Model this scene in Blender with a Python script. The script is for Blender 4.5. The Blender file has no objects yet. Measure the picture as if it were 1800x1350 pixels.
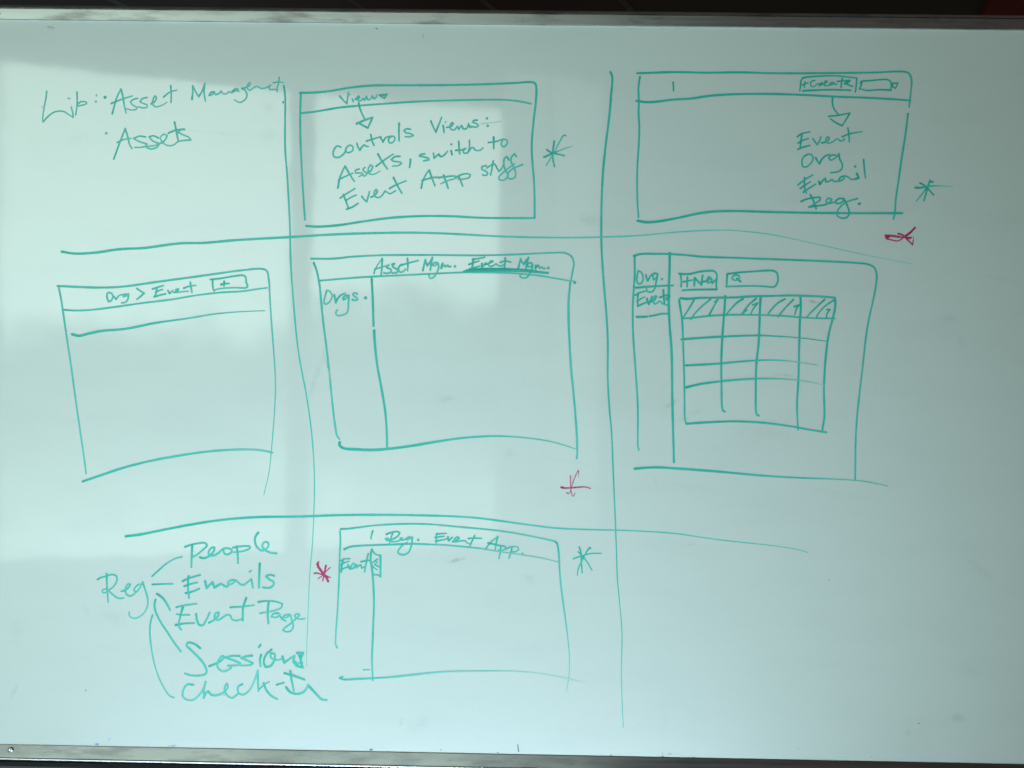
import bpy, bmesh, math, random
from mathutils import Vector, Matrix

# ------------------------------------------------------------------ camera, world, exposure, lights
scn = bpy.context.scene
COL = scn.collection
H = 1.45                       # height of the lens above the floor
D = 1.31                       # lens to board
YAW, ROLL = math.radians(0.556), math.radians(0.86)
FOV = math.radians(65.5)
cam_d = bpy.data.cameras.new("camera")
cam = bpy.data.objects.new("camera", cam_d)
COL.objects.link(cam)
cam_d.sensor_fit = 'HORIZONTAL'
cam_d.angle = FOV
cam_d.clip_start, cam_d.clip_end = 0.02, 200
fwd = Vector((-math.sin(YAW), math.cos(YAW), 0))
r0, u0 = Vector((math.cos(YAW), math.sin(YAW), 0)), Vector((0, 0, 1))
rgt = r0 * math.cos(ROLL) + u0 * math.sin(ROLL)
up = -r0 * math.sin(ROLL) + u0 * math.cos(ROLL)
CAM = Vector((0.012, -D, H))
M = Matrix.Identity(4)
for i in range(3):
    M[i][0], M[i][1], M[i][2], M[i][3] = rgt[i], up[i], -fwd[i], CAM[i]
cam.matrix_world = M
scn.camera = cam

world = bpy.data.worlds.new("World")
scn.world = world
world.use_nodes = True
bg = world.node_tree.nodes["Background"]
bg.inputs[0].default_value = (1.0, 0.80, 0.68, 1)
bg.inputs[1].default_value = 0.055

vs = scn.view_settings
vs.view_transform, vs.look = 'Standard', 'None'
vs.exposure, vs.gamma = 0.0, 1.0
vs.use_curve_mapping = False
scn.render.resolution_x, scn.render.resolution_y = 1024, 768


def node(nt, kind, **kw):
    n = nt.nodes.new(kind)
    for k, v in kw.items():
        setattr(n, k, v)
    return n


def math_node(nt, op, a, b=None, clamp=False):
    n = node(nt, 'ShaderNodeMath', operation=op, use_clamp=clamp)
    for i, v in enumerate((a, b)):
        if v is None:
            continue
        if isinstance(v, (int, float)):
            n.inputs[i].default_value = v
        else:
            nt.links.new(v, n.inputs[i])
    return n.outputs[0]


def smooth(nt, x, lo, hi, a=0.0, b=1.0):
    n = node(nt, 'ShaderNodeMapRange', interpolation_type='SMOOTHSTEP')
    nt.links.new(x, n.inputs[0])
    for i, v in enumerate((lo, hi, a, b)):
        n.inputs[i + 1].default_value = v
    return n.outputs[0]


# the tall windows of the room behind the photographer: sky above, a skyline, a bright ledge below
WT = Vector((0.9697, -0.2443, 0))
WN = Vector((0.2443, 0.9697, 0))
W0 = Vector((-2.71, -3.0, 0))
Z_TOP, Z_BOT = H + 1.70, H - 1.0
SKY = (2.75, 3.55, 3.15)


def window(name, s0, s1, gain, z0=Z_BOT, z1=Z_TOP, shaped=True, tint=SKY):
    L = bpy.data.lights.new(name, 'AREA')
    L.shape = 'RECTANGLE'
    L.size, L.size_y = s1 - s0, z1 - z0
    L.energy = math.pi * L.size * L.size_y * gain
    o = bpy.data.objects.new(name, L)
    COL.objects.link(o)
    c = W0 + WT * ((s0 + s1) / 2)
    m = Matrix.Identity(4)
    zz = -WN
    yy = Vector((0, 0, 1))
    xx = yy.cross(zz)
    for i in range(3):
        m[i][0], m[i][1], m[i][2] = xx[i], yy[i], zz[i]
    m[0][3], m[1][3], m[2][3] = c.x, c.y, (z0 + z1) / 2
    o.matrix_world = m
    L.use_nodes = True
    nt = L.node_tree
    em = nt.nodes['Emission']
    em.inputs[0].default_value = (tint[0], tint[1], tint[2], 1)
    if shaped:
        g = node(nt, 'ShaderNodeNewGeometry')
        sep = node(nt, 'ShaderNodeSeparateXYZ')
        nt.links.new(g.outputs['Position'], sep.inputs[0])
        n1 = node(nt, 'ShaderNodeTexNoise', noise_dimensions='3D')
        n1.inputs['Scale'].default_value = 1.9
        n1.inputs['Detail'].default_value = 3
        nt.links.new(g.outputs['Position'], n1.inputs['Vector'])
        z = math_node(nt, 'SUBTRACT', sep.outputs[2], H)
        # skyline rises slowly to the right, with an uneven outline
        edge = math_node(nt, 'ADD', math_node(nt, 'MULTIPLY', math_node(nt, 'SUBTRACT', n1.outputs[0], 0.5), 1.15),
                         math_node(nt, 'MULTIPLY', math_node(nt, 'ADD', sep.outputs[0], 1.4), 0.10))
        h = math_node(nt, 'SUBTRACT', z, edge)
        sky = smooth(nt, h, 0.20, 0.56)
        n2 = node(nt, 'ShaderNodeTexNoise', noise_dimensions='3D')
        n2.inputs['Scale'].default_value = 2.6
        n2.inputs['Detail'].default_value = 2
        nt.links.new(g.outputs['Position'], n2.inputs['Vector'])
        patch = smooth(nt, n2.outputs[0], 0.5, 0.72, 0.0, 0.15)
        near = math_node(nt, 'ADD', smooth(nt, z, -0.15, -0.80, 0.13, 0.46),
                         math_node(nt, 'MULTIPLY', patch, smooth(nt, z, 0.0, -0.4)))
        band = math_node(nt, 'MULTIPLY', near, math_node(nt, 'SUBTRACT', 1.0, sky))
        base = math_node(nt, 'ADD', sky, band)
        ledge = smooth(nt, z, -0.85 - 0.015, -0.85 + 0.015)
        tot = math_node(nt, 'ADD', math_node(nt, 'MULTIPLY', base, ledge),
                        math_node(nt, 'MULTIPLY', math_node(nt, 'SUBTRACT', 1.0, ledge), 0.62))
        nt.links.new(tot, em.inputs[1])
    return o


window("window_light", -0.10, 1.40, 1.0)
window("window_light", 1.535, 2.66, 0.93)
window("window_light", -0.95, -0.115, 0.93, z0=H + 0.30, shaped=False)
window("window_light", 2.675, 2.98, 0.14, z0=H - 0.9, z1=H + 1.95, shaped=False)
window("window_light", 3.0, 3.33, 0.19, z0=H - 0.9, z1=H + 1.95, shaped=False)


def lamp(name, loc, target, sx, sy, radiance, tint):
    L = bpy.data.lights.new(name, 'AREA')
    L.shape = 'RECTANGLE'
    L.size, L.size_y = sx, sy
    L.energy = math.pi * sx * sy * radiance
    L.color = tint
    o = bpy.data.objects.new(name, L)
    COL.objects.link(o)
    o.location = loc
    o.rotation_euler = (Vector(target) - Vector(loc)).to_track_quat('-Z', 'Y').to_euler()
    return o


# unseen fill lamp added near the floor to brighten the board from below
fl = lamp("low_fill_light", (-0.34, -1.22, 0.035), (-0.45, 0, H + 0.14), 2.23, 0.29, 9.5, (0.77, 1.02, 1.30))
fl.data.spread = math.radians(87)

# ------------------------------------------------------------------ helpers


def on_board(px, py):
    """Point of the writing surface (metres) under a point of the 1800 x 1350 photograph the strokes were traced from."""
    k = math.tan(FOV / 2) / 900
    d = fwd + rgt * ((px - 900) * k) + up * ((675 - py) * k)
    t = -CAM.y / d.y
    p = CAM + d * t
    return p.x, p.z


def link(name, me, mat=None, parent=None):
    o = bpy.data.objects.new(name, me)
    COL.objects.link(o)
    if mat:
        me.materials.append(mat)
    if parent:
        o.parent = parent
    return o


def principled(name):
    m = bpy.data.materials.new(name)
    m.use_nodes = True
    return m, m.node_tree, m.node_tree.nodes['Principled BSDF']


def box(bm, x0, x1, y0, y1, z0, z1):
    v = [bm.verts.new(p) for p in ((x0, y0, z0), (x1, y0, z0), (x1, y1, z0), (x0, y1, z0),
                                   (x0, y0, z1), (x1, y0, z1), (x1, y1, z1), (x0, y1, z1))]
    for f in ((0, 1, 2, 3), (7, 6, 5, 4), (0, 4, 5, 1), (1, 5, 6, 2), (2, 6, 7, 3), (3, 7, 4, 0)):
        bm.faces.new([v[i] for i in f])


def extrude_x(name, prof, x0, x1, mat, parent, smooth_from=None):
    """A (y, z) profile run along x."""
    bm = bmesh.new()
    a = [bm.verts.new((x0, y, z)) for y, z in prof]
    b = [bm.verts.new((x1, y, z)) for y, z in prof]
    n = len(prof)
    for i in range(n):
        j = (i + 1) % n
        bm.faces.new((a[i], a[j], b[j], b[i]))
    bm.faces.new(a[::-1])
    bm.faces.new(b)
    bmesh.ops.recalc_face_normals(bm, faces=bm.faces)
    me = bpy.data.meshes.new(name)
    bm.to_mesh(me)
    bm.free()
    return link(name, me, mat, parent)


# ------------------------------------------------------------------ materials
BOARD = (0.435, 0.48, 0.400)
TEAL = (0.018, 0.300, 0.210)
MAGENTA = (0.32, 0.024, 0.082)
ROUGH = 0.055


def surface_bump(nt, bsdf):
    tc = node(nt, 'ShaderNodeTexCoord')
    n = node(nt, 'ShaderNodeTexNoise')
    n.inputs['Scale'].default_value = 5.0
    n.inputs['Detail'].default_value = 3.0
    nt.links.new(tc.outputs['Object'], n.inputs['Vector'])
    b = node(nt, 'ShaderNodeBump')
    b.inputs['Strength'].default_value = 1.0
    b.inputs['Distance'].default_value = 0.0005
    nt.links.new(n.outputs[0], b.inputs['Height'])
    nt.links.new(b.outputs[0], bsdf.inputs['Normal'])
    nt.links.new(b.outputs[0], bsdf.inputs['Coat Normal'])
    return tc


# worn places wiped with a dirty eraser: photo x, y, half-width, half-height, tilt (deg), strength
SMUDGES = [
    (135, 243, 22, 7, -25, .16), (472, 186, 16, 12, 30, .20), (468, 238, 18, 10, -20, .22), (1040, 386, 26, 10, 10, .30),
    (788, 703, 24, 7, 0, .30), (558, 655, 5, 42, 18, .24), (803, 985, 17, 3.5, -16, .75), (930, 1018, 14, 8, 20, .28),
    (1433, 531, 11, 3, 12, 1.0), (1178, 711, 16, 3.5, -32, .65), (1212, 730, 22, 6, -28, .35), (1375, 659, 22, 3, 5, .36),
    (1215, 957, 6, 2.2, -8, .7), (738, 1274, 20, 14, -30, .24), (704, 1270, 4, 9, 10, .3), (1688, 1261, 15, 8, 0, .42),
    (1594, 1289, 9, 7, -30, .30), (90, 50, 8, 2.5, 0, .30), (420, 232, 40, 4, -6, .12), (895, 795, 10, 9, 0, .16),
    (1670, 560, 26, 6, 0, .16), (1720, 1000, 30, 10, 35, .14), (1010, 812, 34, 4, 5, .15), (1400, 350, 40, 14, 0, .10),
    (1340, 770, 60, 30, 10, .10), (1560, 690, 40, 4, 4, .12), (1165, 1262, 9, 32, 4, .07), (1220, 1270, 4, 30, 0, .05),
    (640, 800, 10, 8, 0, .12), (200, 1085, 26, 14, 20, .14), (150, 1075, 6, 14, -20, .22), (25, 1215, 4, 22, 25, .22),
    (1760, 490, 30, 5, 8, .14), (1690, 600, 8, 10, 0, .16), (1480, 870, 60, 8, 4, .10), (635, 210, 18, 10, 0, .14),
    (1150, 50, 90, 2.2, -1, .30), (30, 1110, 12, 20, 0, .16), (950, 640, 30, 12, 0, -.06), (745, 640, 20, 8, 0, -.06),
    (1700, 1180, 20, 10, 10, .10), (340, 230, 70, 3, 5, .10), (880, 1060, 60, 26, 0, .06), (1240, 860, 70, 6, 8, .08),
]


def whiteboard_material():
    m, nt, b = principled("whiteboard_enamel")
    tc = surface_bump(nt, b)
    obj = tc.outputs['Object']
    sep = node(nt, 'ShaderNodeSeparateXYZ')
    nt.links.new(obj, sep.inputs[0])
    wob = node(nt, 'ShaderNodeTexNoise')
    wob.inputs['Scale'].default_value = 38
    wob.inputs['Detail'].default_value = 5
    wob.inputs['Roughness'].default_value = 0.7
    nt.links.new(obj, wob.inputs['Vector'])
    tot = None
    for px, py, rw, rh, ang, s in SMUDGES:
        x, z = on_board(px, py)
        k = 0.000936
        mp = node(nt, 'ShaderNodeMapping', vector_type='TEXTURE')
        mp.inputs['Location'].default_value = (x, 0, z)
        mp.inputs['Rotation'].default_value = (0, math.radians(ang), 0)
        mp.inputs['Scale'].default_value = (rw * k * 1.5, 1, rh * k * 1.5)
        nt.links.new(obj, mp.inputs[0])
        ln = node(nt, 'ShaderNodeVectorMath', operation='LENGTH')
        nt.links.new(mp.outputs[0], ln.inputs[0])
        f = math_node(nt, 'MULTIPLY', smooth(nt, ln.outputs['Value'], 1.0, 0.1), s)
        tot = f if tot is None else math_node(nt, 'ADD', tot, f)
    streak = smooth(nt, wob.outputs[0], 0.36, 0.66, 0.1, 1.35)
    tot = math_node(nt, 'MULTIPLY', tot, streak)
    # faint overall grime left by wiping, drawn out sideways
    mp = node(nt, 'ShaderNodeMapping')
    mp.inputs['Scale'].default_value = (2.2, 1, 7.5)
    mp.inputs['Rotation'].default_value = (0, math.radians(8), 0)
    nt.links.new(obj, mp.inputs[0])
    gn = node(nt, 'ShaderNodeTexNoise')
    gn.inputs['Scale'].default_value = 2.4
    gn.inputs['Detail'].default_value = 7
    gn.inputs['Roughness'].default_value = 0.62
    nt.links.new(mp.outputs[0], gn.inputs['Vector'])
    grime = smooth(nt, gn.outputs[0], 0.42, 0.75, 0.0, 0.05)
    fine = node(nt, 'ShaderNodeTexNoise')
    fine.inputs['Scale'].default_value = 330
    fine.inputs['Detail'].default_value = 2
    nt.links.new(obj, fine.inputs['Vector'])
    grain = smooth(nt, fine.outputs[0], 0.3, 0.7, 0.0, 0.045)
    fac = math_node(nt, 'ADD', math_node(nt, 'ADD', math_node(nt, 'MULTIPLY', tot, 0.52), grime), grain, clamp=True)
    mix = node(nt, 'ShaderNodeMix', data_type='RGBA')
    mix.inputs['A'].default_value = (*BOARD, 1)
    mix.inputs['B'].default_value = (0.115, 0.12, 0.105, 1)
    nt.links.new(fac, mix.inputs['Factor'])
    nt.links.new(mix.outputs['Result'], b.inputs['Base Color'])
    b.inputs['Roughness'].default_value = 0.33
    b.inputs['IOR'].default_value = 1.40
    b.inputs['Coat Weight'].default_value = 1.0
    b.inputs['Coat Roughness'].default_value = ROUGH
    b.inputs['Coat IOR'].default_value = 1.6
    return m


def ink_material(name, rgb):
    m, nt, b = principled(name)
    tc = surface_bump(nt, b)
    at = node(nt, 'ShaderNodeAttribute', attribute_name='ink')
    n = node(nt, 'ShaderNodeTexNoise')
    n.inputs['Scale'].default_value = 260
    n.inputs['Detail'].default_value = 2
    nt.links.new(tc.outputs['Object'], n.inputs['Vector'])
    f = math_node(nt, 'MULTIPLY', at.outputs['Fac'], smooth(nt, n.outputs[0], 0.25, 0.75, 0.84, 1.14), clamp=False)
    # the film of ink filters the white behind it, channel by channel, more strongly where it is thicker
    cc = node(nt, 'ShaderNodeCombineColor')
    for i in range(3):
        nt.links.new(math_node(nt, 'MULTIPLY', math_node(nt, 'POWER', rgb[i] / BOARD[i], f), BOARD[i]), cc.inputs[i])
    nt.links.new(cc.outputs[0], b.inputs['Base Color'])
    b.inputs['Roughness'].default_value = 0.36
    b.inputs['IOR'].default_value = 1.4
    b.inputs['Specular IOR Level'].default_value = 0.5
    return m


def metal_material(name, base, rough, dirt):
    m, nt, b = principled(name)
    tc = node(nt, 'ShaderNodeTexCoord')
    mp = node(nt, 'ShaderNodeMapping')
    mp.inputs['Scale'].default_value = (7, 20, 34)
    nt.links.new(tc.outputs['Object'], mp.inputs[0])
    n = node(nt, 'ShaderNodeTexNoise')
    n.inputs['Scale'].default_value = 1.6
    n.inputs['Detail'].default_value = 6
    n.inputs['Roughness'].default_value = 0.6
    nt.links.new(mp.outputs[0], n.inputs['Vector'])
    f = smooth(nt, n.outputs[0], 0.44, 0.70, 0.0, dirt)
    mp2 = node(nt, 'ShaderNodeMapping')
    mp2.inputs['Scale'].default_value = (3, 60, 160)
    nt.links.new(tc.outputs['Object'], mp2.inputs[0])
    n2 = node(nt, 'ShaderNodeTexNoise')
    n2.inputs['Scale'].default_value = 1.0
    nt.links.new(mp2.outputs[0], n2.inputs['Vector'])
    mix = node(nt, 'ShaderNodeMix', data_type='RGBA')
    mix.inputs['A'].default_value = (*base, 1)
    mix.inputs['B'].default_value = (base[0] * .38, base[1] * .36, base[2] * .36, 1)
    nt.links.new(f, mix.inputs['Factor'])
    nt.links.new(mix.outputs['Result'], b.inputs['Base Color'])
    b.inputs['Metallic'].default_value = 1.0
    r = math_node(nt, 'ADD', math_node(nt, 'MULTIPLY', f, 0.12),
                  smooth(nt, n2.outputs[0], 0.3, 0.7, rough - 0.025, rough + 0.025))
    nt.links.new(r, b.inputs['Roughness'])
    return m


def plain_material(name, rgb, rough=0.6, metallic=0.0, vary=0.25, scale=12):
    m, nt, b = principled(name)
    tc = node(nt, 'ShaderNodeTexCoord')
    n = node(nt, 'ShaderNodeTexNoise')
    n.inputs['Scale'].default_value = scale
    n.inputs['Detail'].default_value = 4
    nt.links.new(tc.outputs['Object'], n.inputs['Vector'])
    mix = node(nt, 'ShaderNodeMix', data_type='RGBA')
    mix.inputs['A'].default_value = (*rgb, 1)
    mix.inputs['B'].default_value = (*[c * (1 - vary) for c in rgb], 1)
    nt.links.new(n.outputs[0], mix.inputs['Factor'])
    nt.links.new(mix.outputs['Result'], b.inputs['Base Color'])
    b.inputs['Roughness'].default_value = rough
    b.inputs['Metallic'].default_value = metallic
    return m


MAT_BOARD = whiteboard_material()
MAT_TEAL = ink_material("teal_marker_ink", TEAL)
MAT_MAGENTA = ink_material("magenta_marker_ink", MAGENTA)
MAT_GREY = ink_material("grey_marker_residue", (0.05, 0.06, 0.055))
MAT_BLUE = ink_material("blue_marker_residue", (0.03, 0.14, 0.36))
MAT_RAIL = metal_material("brushed_aluminium", (0.40, 0.41, 0.41), 0.20, 0.42)
MAT_TOP = metal_material("worn_aluminium", (0.52, 0.54, 0.53), 0.31, 0.8)
MAT_LIP = metal_material("polished_aluminium", (0.80, 0.80, 0.80), 0.22, 0.25)
MAT_TRAY = plain_material("dark_anodised_tray", (0.02, 0.023, 0.026), 0.35, 0.0, 0.3, 20)
MAT_SCREW = plain_material("screw_steel", (0.55, 0.55, 0.54), 0.25, 1.0, 0.2, 200)
MAT_CEIL = plain_material("dark_ceiling", (0.065, 0.060, 0.050), 0.9, 0.0, 0.5, 2.0)
MAT_SEAM = plain_material("ceiling_seam", (0.11, 0.108, 0.10), 0.8, 0.0, 0.3, 8.0)
MAT_RED = plain_material("dark_red_paint", (0.16, 0.008, 0.010), 0.7, 0.0, 0.3, 4.0)
MAT_BACK = plain_material("board_backing", (0.25, 0.24, 0.22), 0.8)

# ------------------------------------------------------------------ the room above the board: dark ceiling
bm = bmesh.new()
box(bm, -4.5, 4.5, 0.35, 7.5, H + 1.50, H + 1.55)
me = bpy.data.meshes.new("ceiling")
bm.to_mesh(me)
bm.free()
ceiling = link("ceiling", me, MAT_CEIL)
ceiling['kind'] = 'structure'
# joint strips of the ceiling panels run slantwise to the board
bm = bmesh.new()
for cx, w in ((-1.62, .009), (-0.653, .006), (-0.13, .010), (0.42, .012), (2.3, .01)):
    a = math.radians(30)
    d = Vector((math.sin(a), math.cos(a), 0))
    s = Vector((d.y, -d.x, 0)) * w
    p0 = Vector((cx, 1.84, 0)) - d * 1.5
    p1 = Vector((cx, 1.84, 0)) + d * 5.5
    z0, z1 = H + 1.492, H + 1.4995
    q = [bm.verts.new((p.x, p.y, z)) for z in (z0, z1) for p in (p0 - s, p0 + s, p1 + s, p1 - s)]
    for f in ((0, 1, 2, 3), (7, 6, 5, 4), (0, 4, 5, 1), (1, 5, 6, 2), (2, 6, 7, 3), (3, 7, 4, 0)):
        bm.faces.new([q[i] for i in f])
me = bpy.data.meshes.new("ceiling_joint")
bm.to_mesh(me)
bm.free()
link("ceiling_joint", me, MAT_SEAM, ceiling)

bm = bmesh.new()
q = [bm.verts.new(p) for p in ((1.72, 1.55, 0), (1.93, 2.25, 0), (3.2, 2.25, 0), (3.2, 1.55, 0))]
f = bm.faces.new(q)
r = bmesh.ops.extrude_face_region(bm, geom=[f])
bmesh.ops.translate(bm, vec=(0, 0, -0.03), verts=[v for v in r['geom'] if isinstance(v, bmesh.types.BMVert)])
bmesh.ops.translate(bm, vec=(0, 0, H + 1.4985), verts=bm.verts)
bmesh.ops.recalc_face_normals(bm, faces=bm.faces)
me = bpy.data.meshes.new("ceiling_panel")
bm.to_mesh(me)
bm.free()
beam = link("ceiling_panel", me, MAT_RED)
beam['label'] = "dark red panel on the dark ceiling, seen above the right end of the top rail"
beam['category'] = "ceiling panel"

# ------------------------------------------------------------------ the whiteboard
XL, XR = -0.905, 1.25           # outer ends of the frame
ZB, ZT = on_board(900, 1325.5)[1], on_board(900, 44.2)[1]
board = bpy.data.objects.new("whiteboard", None)
COL.objects.link(board)
board['label'] = "large glossy whiteboard covered in teal marker sketches, in a thin aluminium frame"
board['category'] = "whiteboard"

bm = bmesh.new()
box(bm, XL + 0.004, XR - 0.004, 0.0, 0.012, ZB - 0.012, ZT + 0.012)
me = bpy.data.meshes.new("writing_panel")
bm.to_mesh(me)
bm.free()
panel = link("writing_panel", me, MAT_BOARD, board)
bm = bmesh.new()
box(bm, XL + 0.01, XR - 0.01, 0.0125, 0.022, ZB - 0.01, ZT + 0.01)
me = bpy.data.meshes.new("backing_board")
bm.to_mesh(me)
bm.free()
link("backing_board", me, MAT_BACK, board)

# top rail: flat face, fine groove, rounded upper edge set back a little
z = ZT
top = extrude_x("frame_rail", [
    (-0.0002, z), (-0.0034, z), (-0.0036, z + 0.0166), (0.0016, z + 0.0170),
    (0.0016, z + 0.0186), (-0.0046, z + 0.0189), (-0.0036, z + 0.0207), (-0.0018, z + 0.0233), (0.0006, z + 0.0252),
    (0.005, z + 0.0258), (0.026, z + 0.0258), (0.026, z + 0.013), (-0.0002, z + 0.013)], XL, XR, MAT_TOP, board)
z = ZB
bot = extrude_x("frame_rail", [
    (-0.0002, z), (-0.0008, z), (-0.0012, z - 0.0006), (-0.0056, z - 0.0192), (0.026, z - 0.0192),
    (0.026, z - 0.013), (-0.0002, z - 0.013)], XL, XR, MAT_RAIL, board)
# bright rounded lip that closes the lower rail
cy, cz, rr = -0.0060, z - 0.0212, 0.0019
extrude_x("rail_lip", [(cy - rr * math.cos(a), cz + rr * math.sin(a)) for a in
                       [math.radians(-90 + 15 * i) for i in range(13)]] + [(0.02, cz + rr), (0.02, cz - rr)],
          XL, XR, MAT_LIP, bot)
# dark tray under the board
zt = z - 0.0245
tray = extrude_x("marker_tray", [
    (0.02, zt), (-0.004, zt), (-0.010, zt - 0.0010), (-0.016, zt - 0.0040), (-0.019, zt - 0.009), (-0.019, zt - 0.030),
    (-0.015, zt - 0.034), (0.02, zt - 0.034)], XL + 0.002, XR - 0.002, MAT_TRAY, board)
for x0, x1 in ((XL - 0.0235, XL - 0.0005), (XR + 0.0005, XR + 0.0235)):
    bm = bmesh.new()
    box(bm, x0, x1, -0.0069, 0.026, ZB - 0.0192, ZT + 0.0258)
    me = bpy.data.meshes.new("frame_rail")
    bm.to_mesh(me)
    bm.free()
    link("frame_rail", me, MAT_RAIL, board)


def screw(px, py, rail, y):
    x, z = on_board(px, py)
    bm = bmesh.new()
    rings = []
    for rad, dy in ((0.0044, 0.0), (0.0043, -0.0008), (0.0034, -0.0018), (0.0018, -0.0024), (0.0010, -0.0019)):
        rings.append([bm.verts.new((x + rad * math.cos(t), y + dy, z + rad * math.sin(t)))
                      for t in [2 * math.pi * i / 20 for i in range(20)]])
    for a, b in zip(rings, rings[1:]):
        for i in range(20):
            bm.faces.new((a[i], a[(i + 1) % 20], b[(i + 1) % 20], b[i]))
    bm.faces.new(rings[-1])
    bmesh.ops.recalc_face_normals(bm, faces=bm.faces)
    for f in bm.faces:
        f.smooth = True
    me = bpy.data.meshes.new("screw")
    bm.to_mesh(me)
    bm.free()
    link("screw", me, MAT_SCREW, rail)


screw(-1.5, 25.5, top, -0.0034)
screw(1796 + 560, 40, top, -0.0034)
screw(21, 1316.5, bot, -0.0030)
screw(1796 + 560, 1356, bot, -0.0030)
x, z = on_board(930, 1347.5)
bm = bmesh.new()
box(bm, x - 0.0145, x + 0.0145, -0.024, -0.009, z - 0.010, z + 0.0012)
bmesh.ops.bevel(bm, geom=bm.edges[:], offset=0.002, segments=2, affect='EDGES')
me = bpy.data.meshes.new("tray_clip")
bm.to_mesh(me)
bm.free()
link("tray_clip", me, plain_material("black_plastic", (0.004, 0.004, 0.005), 0.4), tray)

# ------------------------------------------------------------------ marker strokes
# frames of reference the strokes were traced in: x0, y0 of the crop and its width over the traced width
FR = {'Z': (0, 0, 1), 'A': (60, 130, 240 / 1800), 'B': (280, 120, 240 / 1800), 'C': (570, 150, 240 / 1350), 'D': (730, 180, 280 / 1800),
      'E': (1390, 120, 220 / 1800), 'G': (1390, 220, 160 / 1200), 'H': (640, 440, .1), 'I': (800, 440, 220 / 1800),
      'J': (160, 940, 240 / 1800), 'K': (300, 930, 210 / 1800), 'L': (290, 1040, 260 / 1800), 'M': (250, 1110, 330 / 1800),
      'N': (590, 920, 200 / 1800), 'O': (740, 920, 260 / 1800), 'P': (980, 940, 120 / 1800), 'Q': (170, 470, 280 / 1800),
      'S': (545, 970, 60 / 1157), 'T': (1540, 310, 140 / 1454), 'U': (550, 500, 120 / 1620), 'V': (1100, 440, 100 / 964),
      'X': (1185, 465, 200 / 1800), 'Y': (1340, 420, 300 / 1800), 'BA': (500, 120, 520 / 1800), 'BB': (1040, 100, 320 / 1350),
      'BC': (1360, 100, 320 / 1200), 'BD': (80, 400, 500 / 1800), 'BG': (520, 600, 600 / 1800), 'BI': (1090, 600, 500 / 1800),
      'BM': (560, 1020, 560 / 1800), 'BN': (950, 780, 200 / 1800)}
LAYER = [0]
rng = random.Random(7)


def spline(pts, step=1.1):
    """Catmull-Rom through the points, in photo pixels."""
    if len(pts) == 2:
        n = max(2, int((pts[1] - pts[0]).length / step))
        return [pts[0].lerp(pts[1], i / n) for i in range(n + 1)]
    out = []
    P = [pts[0] * 2 - pts[1]] + pts + [pts[-1] * 2 - pts[-2]]
    for i in range(1, len(P) - 2):
        p0, p1, p2, p3 = P[i - 1:i + 3]
        n = max(2, int((p2 - p1).length / step))
        t0 = 0.0
        t1 = t0 + max((p1 - p0).length, 1e-3) ** .5
        t2 = t1 + max((p2 - p1).length, 1e-3) ** .5
        t3 = t2 + max((p3 - p2).length, 1e-3) ** .5
        for j in range(n):
            t = t1 + (t2 - t1) * j / n
            a1 = p0 * ((t1 - t) / (t1 - t0)) + p1 * ((t - t0) / (t1 - t0))
            a2 = p1 * ((t2 - t) / (t2 - t1)) + p2 * ((t - t1) / (t2 - t1))
            a3 = p2 * ((t3 - t) / (t3 - t2)) + p3 * ((t - t2) / (t3 - t2))
            b1 = a1 * ((t2 - t) / (t2 - t0)) + a2 * ((t - t0) / (t2 - t0))
            b2 = a2 * ((t3 - t) / (t3 - t1)) + a3 * ((t - t1) / (t3 - t1))
            out.append(b1 * ((t2 - t) / (t2 - t1)) + b2 * ((t - t1) / (t2 - t1)))
    out.append(pts[-1])
    return out


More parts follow.
